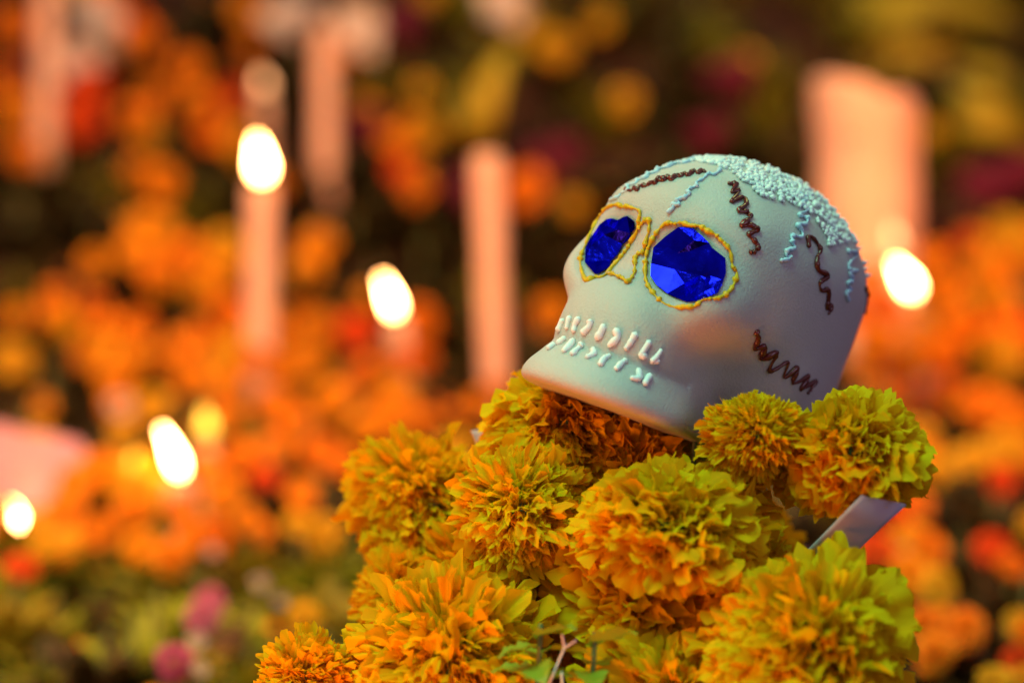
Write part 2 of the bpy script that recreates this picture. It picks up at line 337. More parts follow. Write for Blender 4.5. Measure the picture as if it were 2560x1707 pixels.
X = np.concatenate([X, far_side[far_side[:, 1] < 5]]); N = skull_normal(X); mb = MB()
ico = [(-.526,0,.851),(.526,0,.851),(-.526,0,-.851),(.526,0,-.851),(0,.851,.526),(0,.851,-.526),(0,-.851,.526),(0,-.851,-.526),(.851,.526,0),(-.851,.526,0),(.851,-.526,0),(-.851,-.526,0)]
icf = [(1,4,0),(4,9,0),(4,5,9),(8,5,4),(1,8,4),(1,10,8),(10,3,8),(8,3,5),(3,2,5),(3,7,2),(3,10,7),(10,6,7),(6,11,7),(6,0,11),(6,1,0),(10,1,6),(11,0,9),(2,11,9),(5,2,9),(11,2,7)]
ICE = sorted({tuple(sorted(e)) for a, b, c in icf for e in ((a, b), (b, c), (c, a))}); IEI = {e: 12 + i for i, e in enumerate(ICE)}; ICF = []
for a, b, c in icf:
    ab, bc, ca = IEI[tuple(sorted((a, b)))], IEI[tuple(sorted((b, c)))], IEI[tuple(sorted((c, a)))]; ICF += [(a, ab, ca), (ab, b, bc), (ca, bc, c), (ab, bc, ca)]
for x, n in zip(X, N):
    r = random.uniform(3.0, 7.0); e = random.uniform(0.9, 1.5)
    a = np.cross(n, rng.normal(size=3)); a /= np.linalg.norm(a); b = np.cross(n, a)
    q = np.array(ico) * rng.uniform(0.75, 1.2, (12, 1))
    q = np.concatenate([q, [unit(q[i] + q[j]) * .5 * (np.linalg.norm(q[i]) + np.linalg.norm(q[j])) for i, j in ICE]])
    mb.add(to_local(x + n * r * 0.5 + r * (q[:, :1] * a * e + q[:, 1:2] * b + q[:, 2:] * n * 0.9)), ICF)
o = put('icing_crust', mb.mesh('icing_crust'), skull, M['icing_pale']); o['kind'] = 'stuff'; o['label'] = 'crusty pale turquoise icing along the crown'
for i, (a, b) in enumerate([((2168, 655), 9), ((2172, 688), 10), ((2160, 672), 7), ((2150, 620), 7), ((2128, 590), 7)]):   # pointed blobs down the back
    x, n = cast([a]); p = np.array([x[0], x[0] + n[0] * b * 0.7, x[0] + n[0] * b * 1.5]); Vt, Ft = tube(p, [b * .8, b * .5, 1.0], 8)
    put('icing_peak', mesh_from('icing_peak', to_local(Vt), Ft), skull, M['icing_blue'])
# blue foil eyes
def foil(pix, inner, label, seed):
    rr = random.Random(seed); X, N = cast(list(pix)); n = N.mean(0); n /= np.linalg.norm(n); c = X.mean(0)
    # best plane through the socket rim, foil slightly domed and creased
    a = np.cross((0, 0, 1.0), n); a /= np.linalg.norm(a); b = np.cross(n, a)
    allpix = list(pix) + list(inner); XX, _ = cast(allpix)
    uv = [Vector(((x - c) @ a, (x - c) @ b)) for x in XX]; nb = len(pix)
    res = delaunay_2d_cdt(uv, [(i, (i + 1) % nb) for i in range(nb)], [], 1, 1e-4)
    vv, ff, ov = res[0], res[2], res[3]; V3 = []
    hmax = max(((x - c) @ n) for x in X)
    for i, v in enumerate(vv):
        src = ov[i][0] if ov[i] else 0
        base = c + a * v.x + b * v.y; x = base - n * 0
        for _ in range(3): x = x - n * float(skull_sdf(x[None])[0]) * 0.9
        h = 8.0 if src < nb else rr.uniform(10, 24)
        V3.append(x + n * h)
    T3 = [tuple(f) for f in ff]
    for _ in range(2):                    # finer triangles, lifted wherever the sugar would poke through
        mid = {}; T4 = []
        def mp(i, j):
            k = (min(i, j), max(i, j))
            if k not in mid: V3.append((V3[i] + V3[j]) / 2); mid[k] = len(V3) - 1
            return mid[k]
        for i, j, k in T3:
            a_, b_, c_ = mp(i, j), mp(j, k), mp(k, i); T4 += [(i, a_, c_), (a_, j, b_), (c_, b_, k), (a_, b_, c_)]
        T3 = T4
    ff = T3; VA = np.array(V3)
    for _ in range(4): VA = VA + n * np.maximum(0, 4.5 - skull_sdf(VA))[:, None]
    V3 = VA
    m = mesh_from('foil_eye', to_local(np.array(V3)), ff, smooth=False)
    o = put('foil_eye', m, skull, M['foil'])
    so = o.modifiers.new('thickness', 'SOLIDIFY'); so.thickness = 0.0004; so.offset = -1
    o['label'] = label; return o
foil(z2([(1430,410),(1600,425),(1700,510),(1780,590),(1810,640),(1965,760),(1970,930),(1930,1050),(1880,1150),(1740,1205),(1640,1240),(1520,1245),(1310,1155),(1190,1060),(1120,960),(1125,820),(1150,640),(1280,520)]),
     z2([(1330,650),(1430,720),(1395,900),(1560,700),(1880,880),(1500,1050),(1680,960),(1620,580)]), 'wide crinkled blue foil eye', 3)
foil(z2([(640,320),(700,312),(770,330),(820,300),(870,285),(950,350),(955,430),(905,480),(900,540),(820,600),(760,720),(690,790),(670,860),(540,935),(500,930),(390,800),(400,640),(450,540),(500,470),(560,380)]),
     z2([(690,420),(650,520),(590,880),(800,470),(500,640)]), 'foreshortened crinkled blue foil eye', 5)

# ------------------------------------------------------------------ marigold petals and heads
def petal_grid(nu, nv, seed, ruffle=1.0, width=0.5):
    r = np.random.default_rng(seed); ph = r.uniform(0, 6.28, 4); V = []
    curl = r.uniform(0.2, 0.9); fr = r.uniform(2.2, 4.2); cup = r.uniform(-0.25, 0.35); tw = r.uniform(-0.35, 0.35); notch = np.zeros(nu + 1); notch[r.integers(1, nu)] = r.uniform(.4, 1); notch[r.integers(1, nu)] = r.uniform(.2, .9)
    for j in range(nv + 1):
        v = j / nv; w = width * (0.20 + 0.80 * v ** 0.85)
        for i in range(nu + 1):
            u = 2 * i / nu - 1
            tip = 1 - 0.24 * u ** 6 - (0.05 * math.cos(u * fr * 2.2 + ph[0]) + 0.17 * notch[i]) * v ** 3
            y = v * tip; x = u * w * (1 - 0.10 * max(0, v - .9) * 10 * abs(u))
            z = ruffle * 0.11 * v * v * math.sin(u * fr + ph[1]) + ruffle * 0.05 * v * math.sin(u * fr * 2.3 + ph[2]) + cup * u * u * w * v
            z -= curl * 0.45 * v ** 2.4; y -= curl * 0.16 * v ** 3
            x += tw * z
            V.append((x, y, z))
    F = [(j * (nu + 1) + i, j * (nu + 1) + i + 1, (j + 1) * (nu + 1) + i + 1, (j + 1) * (nu + 1) + i) for j in range(nv) for i in range(nu)]
    return np.array(V), F
PETALS = [petal_grid(8, 3, 100 + i, random.uniform(1.2, 2.3), random.uniform(0.40, 0.64)) for i in range(18)]
PM = [mesh_from('petal', v, f) for v, f in PETALS]
for m in PM: m.materials.append(M['petal'])
def petal_frame(theta, phi, twist, R, base, length, tilt=0.0):
    d = np.array((math.sin(theta) * math.cos(phi), math.sin(theta) * math.sin(phi), math.cos(theta)))
    e = np.array((math.cos(theta) * math.cos(phi), math.cos(theta) * math.sin(phi), -math.sin(theta)))  # away from the axis
    n = -e; w = np.cross(d, n)
    n2 = n * math.cos(twist) + w * math.sin(twist); w2 = np.cross(d, n2)
    dd = unit(d + tilt * n2); n2 = unit(n2 - dd * (n2 @ dd)); w2 = np.cross(dd, n2)
    return d * base * R, w2, dd, n2, length * R
def petal_mass(R, count, seed, lo=PETALS, tmax=2.25, flat=0.85, ps=1.0):
    r = random.Random(seed); mb = MB(); bump = noise_fn(seed, .55)
    for k in range(count):
        ct = 1 - (k + .5) / count * (1 - math.cos(tmax)); th = math.acos(ct); ph = k * 2.39996 + r.uniform(-.25, .25)
        rad = 1 - 0.10 * r.random()
        o, w, d, n, l = petal_frame(th, ph, r.gauss(0, .45), R, 0.50, (0.42 + .07 * r.random()) * rad, r.gauss(0, .25))
        v, f = r.choice(lo); s = r.uniform(.55, .95) if th > .6 else r.uniform(.4, .7)
        s *= ps; q = 1 + .16 * float(bump(d)); o = o * q; l *= q; V = o + (v[:, :1] * w * s + v[:, 1:2] * d + v[:, 2:] * n * r.uniform(.7, 1.2)) * l
        V = V * np.array((1, 1, flat)); mb.add(V, f)
    return mb
STEM = mesh_from('stem', *tube(catmull([(0, 0, -.1), (.02, 0, -.8), (-.03, .05, -1.5), (.03, .0, -2.3)], 4), 0.055, 6)); STEM.materials.append(M['stem'])
CALYX = mesh_from('calyx', *lathe([(.06, -.62), (.16, -.55), (.26, -.3), (.30, .0), (.2, .1)], 12)); CALYX.materials.append(M['stem'])
def marigold(px, py, D, rpx, axis, label, seed, n_outer=110, ps=1.0, flat=0.85):
    r = random.Random(seed); R = rpx * 1.07 * S * D; bump = noise_fn(seed, .45)
    root = empty('marigold', P(px, py, D)); root.scale = (r.uniform(.95, 1.12), r.uniform(.92, 1.06), 1); tag(root, label, 'flower', 'marigold heads heaped under the skull')
    ax = cam_to_world(unit(axis)); root.rotation_euler = ax.to_track_quat('Z', 'Y').to_euler()
    mb = petal_mass(R * 0.93, int(560 / ps), seed, flat=flat, ps=.98 * ps)
    o = put('floret_mass', mb.mesh('floret_mass'), root, M['petal']); o['kind'] = 'stuff'
    for k in range(n_outer):
        ct = 1 - (k + .5) / n_outer * (1 - math.cos(2.0)); th = math.acos(ct) + r.gauss(0, .06); ph = k * 2.39996 + r.uniform(-.3, .3)
        o_, w, d, n, l = petal_frame(th, ph, r.gauss(0, .5), R, 0.64, r.uniform(.27, .43), r.gauss(0, .40))
        s = ps * (r.uniform(.75, 1.35) if th > .5 else r.uniform(.6, .95))
        q = 1 + .16 * float(bump(d)); o_ = o_ * q; l *= q
        p = put('petal', r.choice(PM), root)
        Mx = Matrix(((w[0] * s * l, d[0] * l, n[0] * l, o_[0]), (w[1] * s * l, d[1] * l, n[1] * l, o_[1]), (w[2] * s * l * flat, d[2] * l * flat, n[2] * l * flat, o_[2] * flat), (0, 0, 0, 1)))
        # keep the matrix free of shear: rebuild from location, rotation, scale
        loc, rot, sc = Mx.decompose(); p.location = loc; p.rotation_euler = rot.to_euler(); p.scale = sc
    c = put('calyx', CALYX, root); c.scale = (R, R, R); s_ = put('stem', STEM, root); s_.scale = (R, R, R * 0.6)
    return root
HEADS = [
 (1435, 1078, 1.285, 228, (-.30, .75, .6), 'tall marigold head propping up the chin of the sugar skull', 150, .75, .9),
 (1575, 1185, 1.275, 165, (-.1, .1, 1), 'orange marigold head tucked beneath the jaw, above the shaggy yellow one', 110, .9, .85),
 (1082, 1275, 1.325, 190, (-.35, .65, .65), 'soft marigold head leaning out beside the scrap of pale paper', 150, .55, 1.0),
 (1305, 1285, 1.245, 172, (-.25, .55, .8), 'yellow orange marigold head between the chin bloom and the leaning one', 120, .9, .9),
 (1672, 1345, 1.212, 228, (.05, .93, .40), 'shaggy broad marigold head with upturned yellow petals below the jaw corner', 150, 1.35, .72),
 (1885, 1090, 1.215, 120, (.1, .3, .95), 'small round marigold head pressed against the side of the skull', 140, .55, .9),
 (2118, 1142, 1.225, 174, (.20, .55, .8), 'green tinged marigold head standing above the grey paper strip', 130, 1.15, .9),
 (1610, 1530, 1.235, 232, (-.1, .25, 1), 'deep orange marigold head wedged beneath the shaggy one', 140, 1.25, .85),
 (1140, 1700, 1.228, 262, (-.15, .80, .6), 'wide low marigold head with short frilled petals beside the green leaves', 210, .7, .9),
 (775, 1720, 1.235, 150, (-.45, .5, .75), 'smaller marigold head at the outer edge of the heap', 120, .7, .9),
 (2010, 1655, 1.190, 268, (.25, .65, .7), 'big marigold head with ragged olive petals beneath the grey paper strip', 190, 1.0, .9),
 (1680, 1765, 1.205, 195, (0, .6, .8), 'marigold head beside the pale forked dry stem', 130, 1.1, .85),
 (1860, 1360, 1.340, 150, (.3, .6, -.3), 'marigold head hidden in the dark gap behind the others', 60, 1, .85),
 (1390, 1500, 1.270, 190, (-.2, .4, .9), 'marigold head sunk deep between the frilled and deep orange ones', 90, .9, .85),
 (1480, 1385, 1.262, 165, (-.2, .5, .8), 'orange marigold head peeping out between the chin bloom and the shaggy one', 100, .8, .9),
 (1850, 1480, 1.262, 170, (.2, .5, .8), 'reddish marigold head low beside the dark gap', 90, .9, .9),
 (1015, 1490, 1.300, 125, (-.5, .3, .8), 'marigold head drooping under the leaning one', 90, .7, .9),
 (1190, 1450, 1.300, 190, (-.2, .3, .9), 'marigold head sunk in shade below the leaning one', 80, .8, .85),
]
for i, (x, y, D, r, ax, lb, n, ps, fl) in enumerate(HEADS): marigold(x, y, D, r, ax, lb, 200 + i, min(295, int(n * 2.1)), ps * .72, fl)

# the draped box that carries the heap
def mound():
    b = empty('draped_box', (P(1640, 1300, 1.33).x, 1.33, ground_z(1.33))); tag(b, 'dark cloth covered box hidden beneath the marigolds', 'box')
    nz = noise_fn(5, 0.03); prof = [(0.16, -.01), (.158, .05), (.150, .10), (.135, .145), (.105, .172), (.06, .183), (.02, .186)]; Vp, Fp = lathe(prof, 48)
    a = np.arctan2(Vp[:, 1], Vp[:, 0]); rr = 1 + 0.03 * np.sin(a * 13) + 0.02 * np.sin(a * 7 + 1)
    Vp[:, 0] *= rr * 0.80; Vp[:, 1] *= rr * 0.52; Vp += 0.002 * nz(Vp)[:, None]
    put('drape', mesh_from('drape', Vp, Fp), b, M['cloth'])
mound()

# paper strip, scraps, leaves and the dry stem of the heap
def sheet(name, pix, mat, label, cat, thick=0.0012, nu=10, bulge=0.004, seed=0):
    """a strip through rows of (pixel, pixel, depth, depth): two long edges"""
    nz = noise_fn(seed, 0.02); V = []; F = []; n = len(pix)
    for (a, b, da, db) in pix:
        A = np.array(P(*a, da)); B = np.array(P(*b, db))
        for k in range(nu + 1): V.append(A + (B - A) * k / nu)
    V = np.array(V); V += bulge * nz(V)[:, None] * np.array((.3, 1, .3))
    for i in range(n - 1):
        for k in range(nu): F.append((i * (nu + 1) + k, i * (nu + 1) + k + 1, (i + 1) * (nu + 1) + k + 1, (i + 1) * (nu + 1) + k))
    c = V.mean(0); o = put(name, mesh_from(name, V - c, F), None, M[mat]); o.location = c
    so = o.modifiers.new('thickness', 'SOLIDIFY'); so.thickness = thick
    tag(o, label, cat); return o
sheet('paper_strip', [((2155,1232),(2262,1262),1.192,1.197), ((2110,1278),(2205,1312),1.198,1.202), ((2055,1335),(2135,1378),1.206,1.210), ((1990,1400),(2068,1445),1.222,1.226), ((1930,1460),(2010,1510),1.245,1.248), ((1870,1530),(1950,1580),1.265,1.268)], 'paper', 'slanting grey white paper strip between two marigold heads', 'paper', seed=1, bulge=0.0028)
sheet('paper_scrap', [((1180,1075),(1195,1120),1.31,1.31), ((1205,1074),(1215,1125),1.312,1.31), ((1232,1082),(1225,1128),1.31,1.308)], 'paper', 'small pale paper scrap poking up behind the leaning marigold', 'paper', nu=4, seed=2, bulge=0.001)
sheet('torn_paper', [((1985,1408),(1988,1412),1.215,1.215), ((1998,1380),(2010,1412),1.213,1.213), ((2010,1398),(2018,1406),1.211,1.211), ((2030,1376),(2034,1381),1.209,1.209)], 'petal_white', 'tiny torn white shred stuck on the grey paper strip', 'paper', nu=3, thick=0.0006, seed=3, bulge=0.0005)
def leaf_mesh(L, Wd, seed, lobes=5, nv=10):
    r = np.random.default_rng(seed); V = []; F = []
    for j in range(nv + 1):
        v = j / nv; w = Wd * math.sin(math.pi * min(1, v * .94 + .05)) ** .8 * (1 + .22 * math.sin(v * lobes * 6.28 + 1)); z = -0.25 * L * v * v + 0.02 * L * math.sin(v * 9 + r.uniform())
        for u in (-1, -.5, 0, .5, 1): V.append((u * w, v * L - abs(u) * .06 * L, z + abs(u) * w * .35 + .04 * L * math.sin(v * 14 + u * 3) * abs(u)))
    for j in range(nv):
        for i in range(4): F.append((j * 5 + i, j * 5 + i + 1, (j + 1) * 5 + i + 1, (j + 1) * 5 + i))
    return np.array(V), F
def sprig(px, py, D, label, seed, n=6, size=0.022):
    root = empty('leaf_sprig', P(px, py, D)); tag(root, label, 'leaves'); r = random.Random(seed)
    Vt, Ft = tube(np.array([(0, 0, -.02), (0.001, 0, 0), (0.002, 0, .02)]), 0.0012, 6); put('stem', mesh_from('stem', Vt, Ft), root, M['stem'])
    for k in range(n):
        v, f = leaf_mesh(size * r.uniform(.8, 1.2), size * .32, seed + k); l = put('leaf', mesh_from('leaf', v, f), root, M['leaf_fresh_lit'])
        l.location = (0, 0, -.012 + .03 * k / n); l.rotation_euler = (r.uniform(-.1, .7), r.uniform(-.5, .5), k * 2.4 + r.uniform(-.4, .4))
sprig(1340, 1680, 1.180, 'fresh green lobed leaves beside the forked dry stem', 31, 8, .019)
sprig(1475, 1700, 1.18, 'dark green leaves below the forked dry stem', 47, 8, .02)
sprig(1728, 1160, 1.25, 'lone blue green leaf sprig in the dark gap beneath the jaw', 53, 4, .016)
ds = empty('dry_stem', P(1390, 1760, 1.172)); tag(ds, 'pale dry stem forked in a Y in front of the marigolds', 'stem')
o0 = np.array(P(1390, 1760, 1.172))
for nm, pts in (('stalk', [(1350, 1760), (1385, 1680), (1411, 1618)]), ('twig', [(1411, 1618), (1408, 1600), (1405, 1586)]), ('twig', [(1411, 1618), (1425, 1610), (1440, 1600)]), ('twig', [(1405, 1760), (1406, 1720), (1404, 1680)])):
    q = np.array([np.array(P(x, y, 1.172)) for x, y in pts]) - o0; Vt, Ft = tube(catmull(q, 4), 0.00055, 6); put(nm, mesh_from(nm, Vt, Ft), ds, M['stem_dry'])

# ------------------------------------------------------------------ candles
def flame_mesh(h, r):
    prof = [(r * .25, 0), (r * .75, h * .10), (r, h * .26), (r * .92, h * .42), (r * .66, h * .62), (r * .34, h * .82), (r * .06, h)]
    v, f = lathe(prof, 14); v[:, 0] -= 0.12 * h * (v[:, 2] / h) ** 2; return v, f
def candle(base_px, top_px, D, rpx, label, lit=True, lean=0.0, flame_h=0.034, flame_r=0.0095, fl_lean=0.0, seed=0, group=None, name='candle', mat='wax', slump=0.0, dim=False, flat=False):
    """base and top in photo pixels (x, y) at depth D; the base is driven into the bed"""
    B = P(*base_px, D); T = P(*top_px, D); B = B + (B - T).normalized() * 0.0
    gz = ground_z(B.y) - 0.01
    if B.z > gz: B = B + (T - B).normalized() * ((gz - B.z) / max(.2, (T - B).normalized().z))
    R = rpx * .88 * S * D; L = (T - B).length; root = empty(name, B); tag(root, label, 'candle', group)
    root.rotation_euler = Vector((0, 0, 1)).rotation_difference((T - B).normalized()).to_euler()
    prof = [(R * .97, 0)] + [(R * (1 + .025 * math.sin(k * 1.7 + seed)), L * k / 12) for k in range(1, 12)] + [(R * .98, L * .985), (R * .82, L), (R * .55, L - R * .18), (R * .15, L - R * .22)]
    if flat: prof = prof[:-4] + [(R, L * .97), (R * .985, L * .993), (R * .95, L), (R * .80, L - R * .05), (R * .15, L - R * .10)]
    V, F = lathe(prof, 40); nz = noise_fn(seed + 70, R * 1.1); V += (R * .035 * nz(V))[:, None] * (V * np.array((1, 1, 0)) / R)
    if slump:
        m = V[:, 2] > L * .6; V[m, 2] -= slump * R * (np.clip(V[m, 0] / R * .6 + .45, 0, 1) + .35 * np.exp(-((V[m, 0] / R - .35) / .22) ** 2) * (V[m, 1] < .3 * R)) * ((V[m, 2] - L * .6) / (L * .4))
    w = put('wax', mesh_from('wax', V, F), root, M[mat])
    for k in range(3):                    # wax runs
        a = seed * 1.3 + k * 2.1; ln = L * (.12 + .1 * ((seed + k * 3) % 4)); top = L * .985 - (slump * R if slump else 0)
        pr = np.array([(math.cos(a + .05 * i) * R * 1.0, math.sin(a + .05 * i) * R * 1.0, top - ln * i / 5) for i in range(6)])
        Vt, Ft = tube(pr, np.array([.08, .10, .09, .10, .13, .12]) * R, 6); put('wax_drip', mesh_from('wax_drip', Vt, Ft), root, M[mat])
    Vt, Ft = tube(np.array([(0, 0, L - R * .4), (.0005, 0, L + .003), (.0012, 0, L + .008)]), .0009, 6); put('wick', mesh_from('wick', Vt, Ft), root, M['wick'])
    if lit:
        v, f = flame_mesh(flame_h * .90, flame_r * .78); fl = put('flame', mesh_from('flame', v, f), root, M[dim if dim else 'flame']); fl.location = (0, 0, L + .0045); fl.rotation_euler = (0, fl_lean * .62, 0)
    return root
candle((648, 905), (655, 462), 2.30, 40, 'tall lit cream candle with a broad white flame among orange marigolds', seed=1, flame_h=.036, flame_r=.0085, fl_lean=-.05)
candle((1002, 880), (990, 800), 2.30, 30, 'short lit cream candle beside the tall unlit leaning one', seed=2, flame_h=.034, flame_r=.0055, fl_lean=-.12)
candle((1240, 960), (1216, 385), 2.30, 40, 'tall unlit leaning cream candle with a rounded top', lit=False, seed=3)
candle((452, 1275), (452, 1205), 2.02, 36, 'stubby lit candle with a bent flame sunk among marigolds', seed=4, flame_h=.040, flame_r=.0065, fl_lean=-.42)
candle((48, 1430), (50, 1352), 2.00, 30, 'lit candle burning in front of the pink tissue paper', seed=5, flame_h=.026, flame_r=.0065, fl_lean=-.25)
candle((519, 1200), (519, 1112), 2.10, 24, 'slim stub candle with a small golden flame uphill of the bent flame', seed=13, flame_h=.026, flame_r=.008, dim='flame_yellow')
candle((345, 1290), (345, 1232), 2.05, 24, 'low stub candle with a golden flame beside the pink tissue paper', seed=14, flame_h=.028, flame_r=.009, dim='flame_yellow')
candle((2310, 960), (2288, 748), 2.28, 34, 'lit candle standing before the thick pillar candle', seed=6, flame_h=.032, flame_r=.0075, fl_lean=-.55)
candle((2243, 800), (2240, 640), 2.345, 26, 'slim candle with a small yellow flame behind a brighter one', seed=7, flame_h=.024, flame_r=.007, dim='flame_dim')
candle((664, 420), (661, 245), 2.72, 22, 'slim far candle with a faint flame uphill of the tall lit one', seed=12, flame_h=.022, flame_r=.008, dim='flame_dim')
candle((2165, 860), (2156, 192), 2.42, 142, 'thick pale pillar candle with a slumped rim', lit=False, seed=8, slump=.42, flat=True, name='pillar_candle')
candle((112, 480), (122, -160), 2.74, 30, 'very tall slim pale candle rising past a peach bloom', lit=False, seed=9)
candle((814, 640), (810, 60), 2.68, 34, 'tall pale pinkish candle with a white bloom at its top', lit=False, seed=10)

# ------------------------------------------------------------------ blooms, leaves and plants of the bed
SMALL = [petal_grid(3, 3, 300 + i, 1.1, .5) for i in range(10)]
FAR = {}
for kind, mat in (('orange', 'petal_far'), ('yellow', 'petal_yellow'), ('red', 'petal_red'), ('pink', 'petal_pink')):
    FAR[kind] = []
    for v in range(3):
        m = petal_mass(1.0, 150, 400 + v, SMALL, 2.1, .8).mesh(kind + '_bloom'); m.materials.append(M[mat]); FAR[kind].append(m)
def far_bloom(px, py, rpx, kind, label, group, lift=0.03, seed=0, D=None):
    r = random.Random(seed * 7919 + int(px) * 31 + int(py))
    if D is None: p, D = on_bed(px, py, lift)
    else: p = P(px, py, D)
    R = max(.012, rpx * S * D)
    o = put({'pink': 'pink_blossom', 'red': 'red_flower'}.get(kind, 'bed_marigold'), r.choice(FAR[kind])); o.location = p; o.scale = (R, R, R)
    o.rotation_euler = cam_to_world(unit((r.uniform(-.5, .5), r.uniform(.2, 1), r.uniform(.4, 1)))).to_track_quat('Z', 'Y').to_euler()
    size = 'big' if rpx > 58 else 'small' if rpx < 45 else 'mid sized'
    what = {'orange': 'orange marigold', 'yellow': 'golden yellow marigold', 'red': 'red orange marigold', 'pink': 'pink blossom'}[kind]
    tag(o, f'{size} {what} {whereabouts(px, py)}', 'flower', {'yellow': G_Y[1], 'red': G_R[1], 'pink': G_P[1]}.get(kind, G_O[1]))
    s = put('stem', STEM, o)
    if lift is None:                      # a tall bloom: upright, its stem reaching down to the bed
        o.rotation_euler = (r.uniform(-.1, .25), r.uniform(-.15, .15), r.uniform(0, 6.28)); s.scale = (1, 1, max(1, (p.z - ground_z(p.y)) / (2.25 * R)))
    return o
MARKS = [(650,650,'tall lit candle'),(990,850,'short lit candle'),(1225,650,'unlit leaning candle'),(450,1200,'candle with a bent flame'),(80,1180,'pink tissue paper'),(2160,400,'thick pillar candle'),(2290,820,'candle before the pillar'),(115,250,'very tall slim candle'),(812,350,'tall pinkish candle'),(1700,250,'crown of the skull'),(2140,1330,'grey paper strip'),(2330,150,'arching strap leaves'),(1210,230,'olive strap leaves'),(700,1560,'outermost heap marigold'),(210,330,'peach blooms'),(1420,760,'mouth of the skull'),(240,1600,'pink blossoms')]
def whereabouts(px, py):
    x, y, ph = min(MARKS, key=lambda m: math.hypot(m[0] - px, m[1] - py)); d = math.hypot(x - px, y - py)
    rel = 'close by' if d < 110 else 'just uphill of' if py < y - 90 else 'just downhill of' if py > y + 90 else 'a little way from'
    return rel + ' the ' + ph
G_O = ('orange marigold bloom in the bed behind the skull', 'orange marigolds across the bed')
G_Y = ('golden yellow marigold bloom in the bed behind the skull', 'yellow marigolds across the bed')
G_R = ('red orange bloom among the paler marigolds of the bed', 'red orange blooms in the bed')
G_P = ('small pink blossom low in the green leaves of the bed', 'pink blossoms in the bed')
OR = [(348,109,60),(468,174,56),(380,240,42),(620,32,52),(522,337,52),(402,462,58),(380,588,82),(392,690,60),(234,658,48),(141,745,48),(234,778,48),(33,790,44),(571,790,58),(30,60,66),(40,285,62),(470,640,60),(500,720,55),(330,640,55),
 (300,921,64),(601,948,60),(765,905,62),(918,948,72),(1011,921,62),(683,1014,62),(984,1030,78),(918,1080,70),(683,1134,60),(760,1254,46),(830,1010,66),(560,1050,60),(600,1150,55),(800,1130,60),(740,1060,60),(480,960,60),(440,900,55),(860,1160,50),
 (191,1205,62),(164,1287,62),(355,1369,64),(426,1396,58),(536,1342,62),(328,1287,60),(453,1276,50),(560,1240,60),(250,1180,60),(480,1340,55),(520,1180,55),(250,1330,58),(620,1300,50),
 (1372,789,58),(1313,473,70),(2478,708,80),(2308,962,70),(2193,916,66),(2462,1024,78),(2285,1270,60),(2308,1563,66),(2416,1578,66),(2400,800,60),(2380,1000,60),(2210,1020,60),(2250,1130,55),(2270,1350,50),(2520,780,60),(2190,960,60),(1150,1040,40),(1200,1010,40)]
YE = [(560,625,72),(375,343,44),(120,1369,60),(519,1069,42),(340,1215,56),(370,1160,46),(2493,900,85),(760,1550,52),(2346,1463,60),(620,860,55),(560,890,50),(300,1090,40),(90,1310,50)]
RE = [(218,218,62),(207,310,62),(577,245,52),(892,832,60),(667,1200,38),(2500,1208,52),(55,1424,55),(340,60,45),(170,260,45),(2420,620,50),(1180,310,40),(1000,424,42)]
PK = [(525,1505,44),(505,1540,40),(432,1659,34),(2194,827,50),(2170,850,45)]
for L_, kd, g, lf in ((OR, 'orange', G_O, .055), (YE, 'yellow', G_Y, .06), (RE, 'red', G_R, .06), (PK, 'pink', G_P, .06)):
    for i, (x, y, r) in enumerate(L_): far_bloom(x, y, r * .92, kd, *g, lift=lf, seed=i)
for x, y, r, D in [(890,838,58,2.24),(1010,915,60,2.24),(1050,900,50,2.22),(640,905,62,2.24),(700,930,55,2.24),(1240,985,50,2.22),(2330,640,50,2.24),(2370,720,58,2.23),(2225,800,56,2.23),(2300,850,60,2.22),(2180,880,58,2.22),(2250,930,60,2.21),(2390,830,60,2.22),(2330,770,50,2.25),(2180,700,56,2.20),(2210,760,60,2.19),(2150,790,60,2.19),(2300,900,62,2.2),(2200,850,60,2.18),(2350,890,60,2.2)]: far_bloom(x, y, r, 'red' if x == 890 else 'orange', *G_O, D=D, lift=None)
# ground cover and fallen petals: nobody could count them
def scatter(name, n, size, mats, label, cat, seed, dens):
    r = np.random.default_rng(seed); mb = MB(); k = 0
    while k < n:
        x, y = r.uniform(-1.3, 1.3), r.uniform(1.0, 3.9)
        if abs(x - .08) < .14 and 1.2 < y < 1.45: continue
        if r.random() > dens(x, y): k += 0; continue
        a, e, L_ = r.uniform(0, 6.28), r.uniform(-.2, .9), size * r.uniform(.6, 1.4); w = L_ * r.uniform(.25, .5)
        V = np.array([(0, 0, 0), (w, L_ * .5, .1 * L_), (0, L_, -.1 * L_), (-w, L_ * .5, .1 * L_), (0, L_ * .5, 0)])
        Rm = np.array(Matrix.Rotation(a, 3, 'Z') @ Matrix.Rotation(e, 3, 'X')); mb.add(V @ Rm.T + np.array((x, y, ground_z(y) + .006 + r.uniform(0, .012))), [(0, 1, 4), (1, 2, 4), (2, 3, 4), (3, 0, 4)]); k += 1
    o = put(name, mb.mesh(name), None, M[mats]); tag(o, label, cat, kind='stuff')
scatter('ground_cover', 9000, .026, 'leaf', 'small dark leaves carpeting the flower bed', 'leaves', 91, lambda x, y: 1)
scatter('fallen_petals', 5000, .013, 'petal_far', 'loose orange petals strewn over the flower bed', 'petals', 92, lambda x, y: .9 if x < .1 else .35)
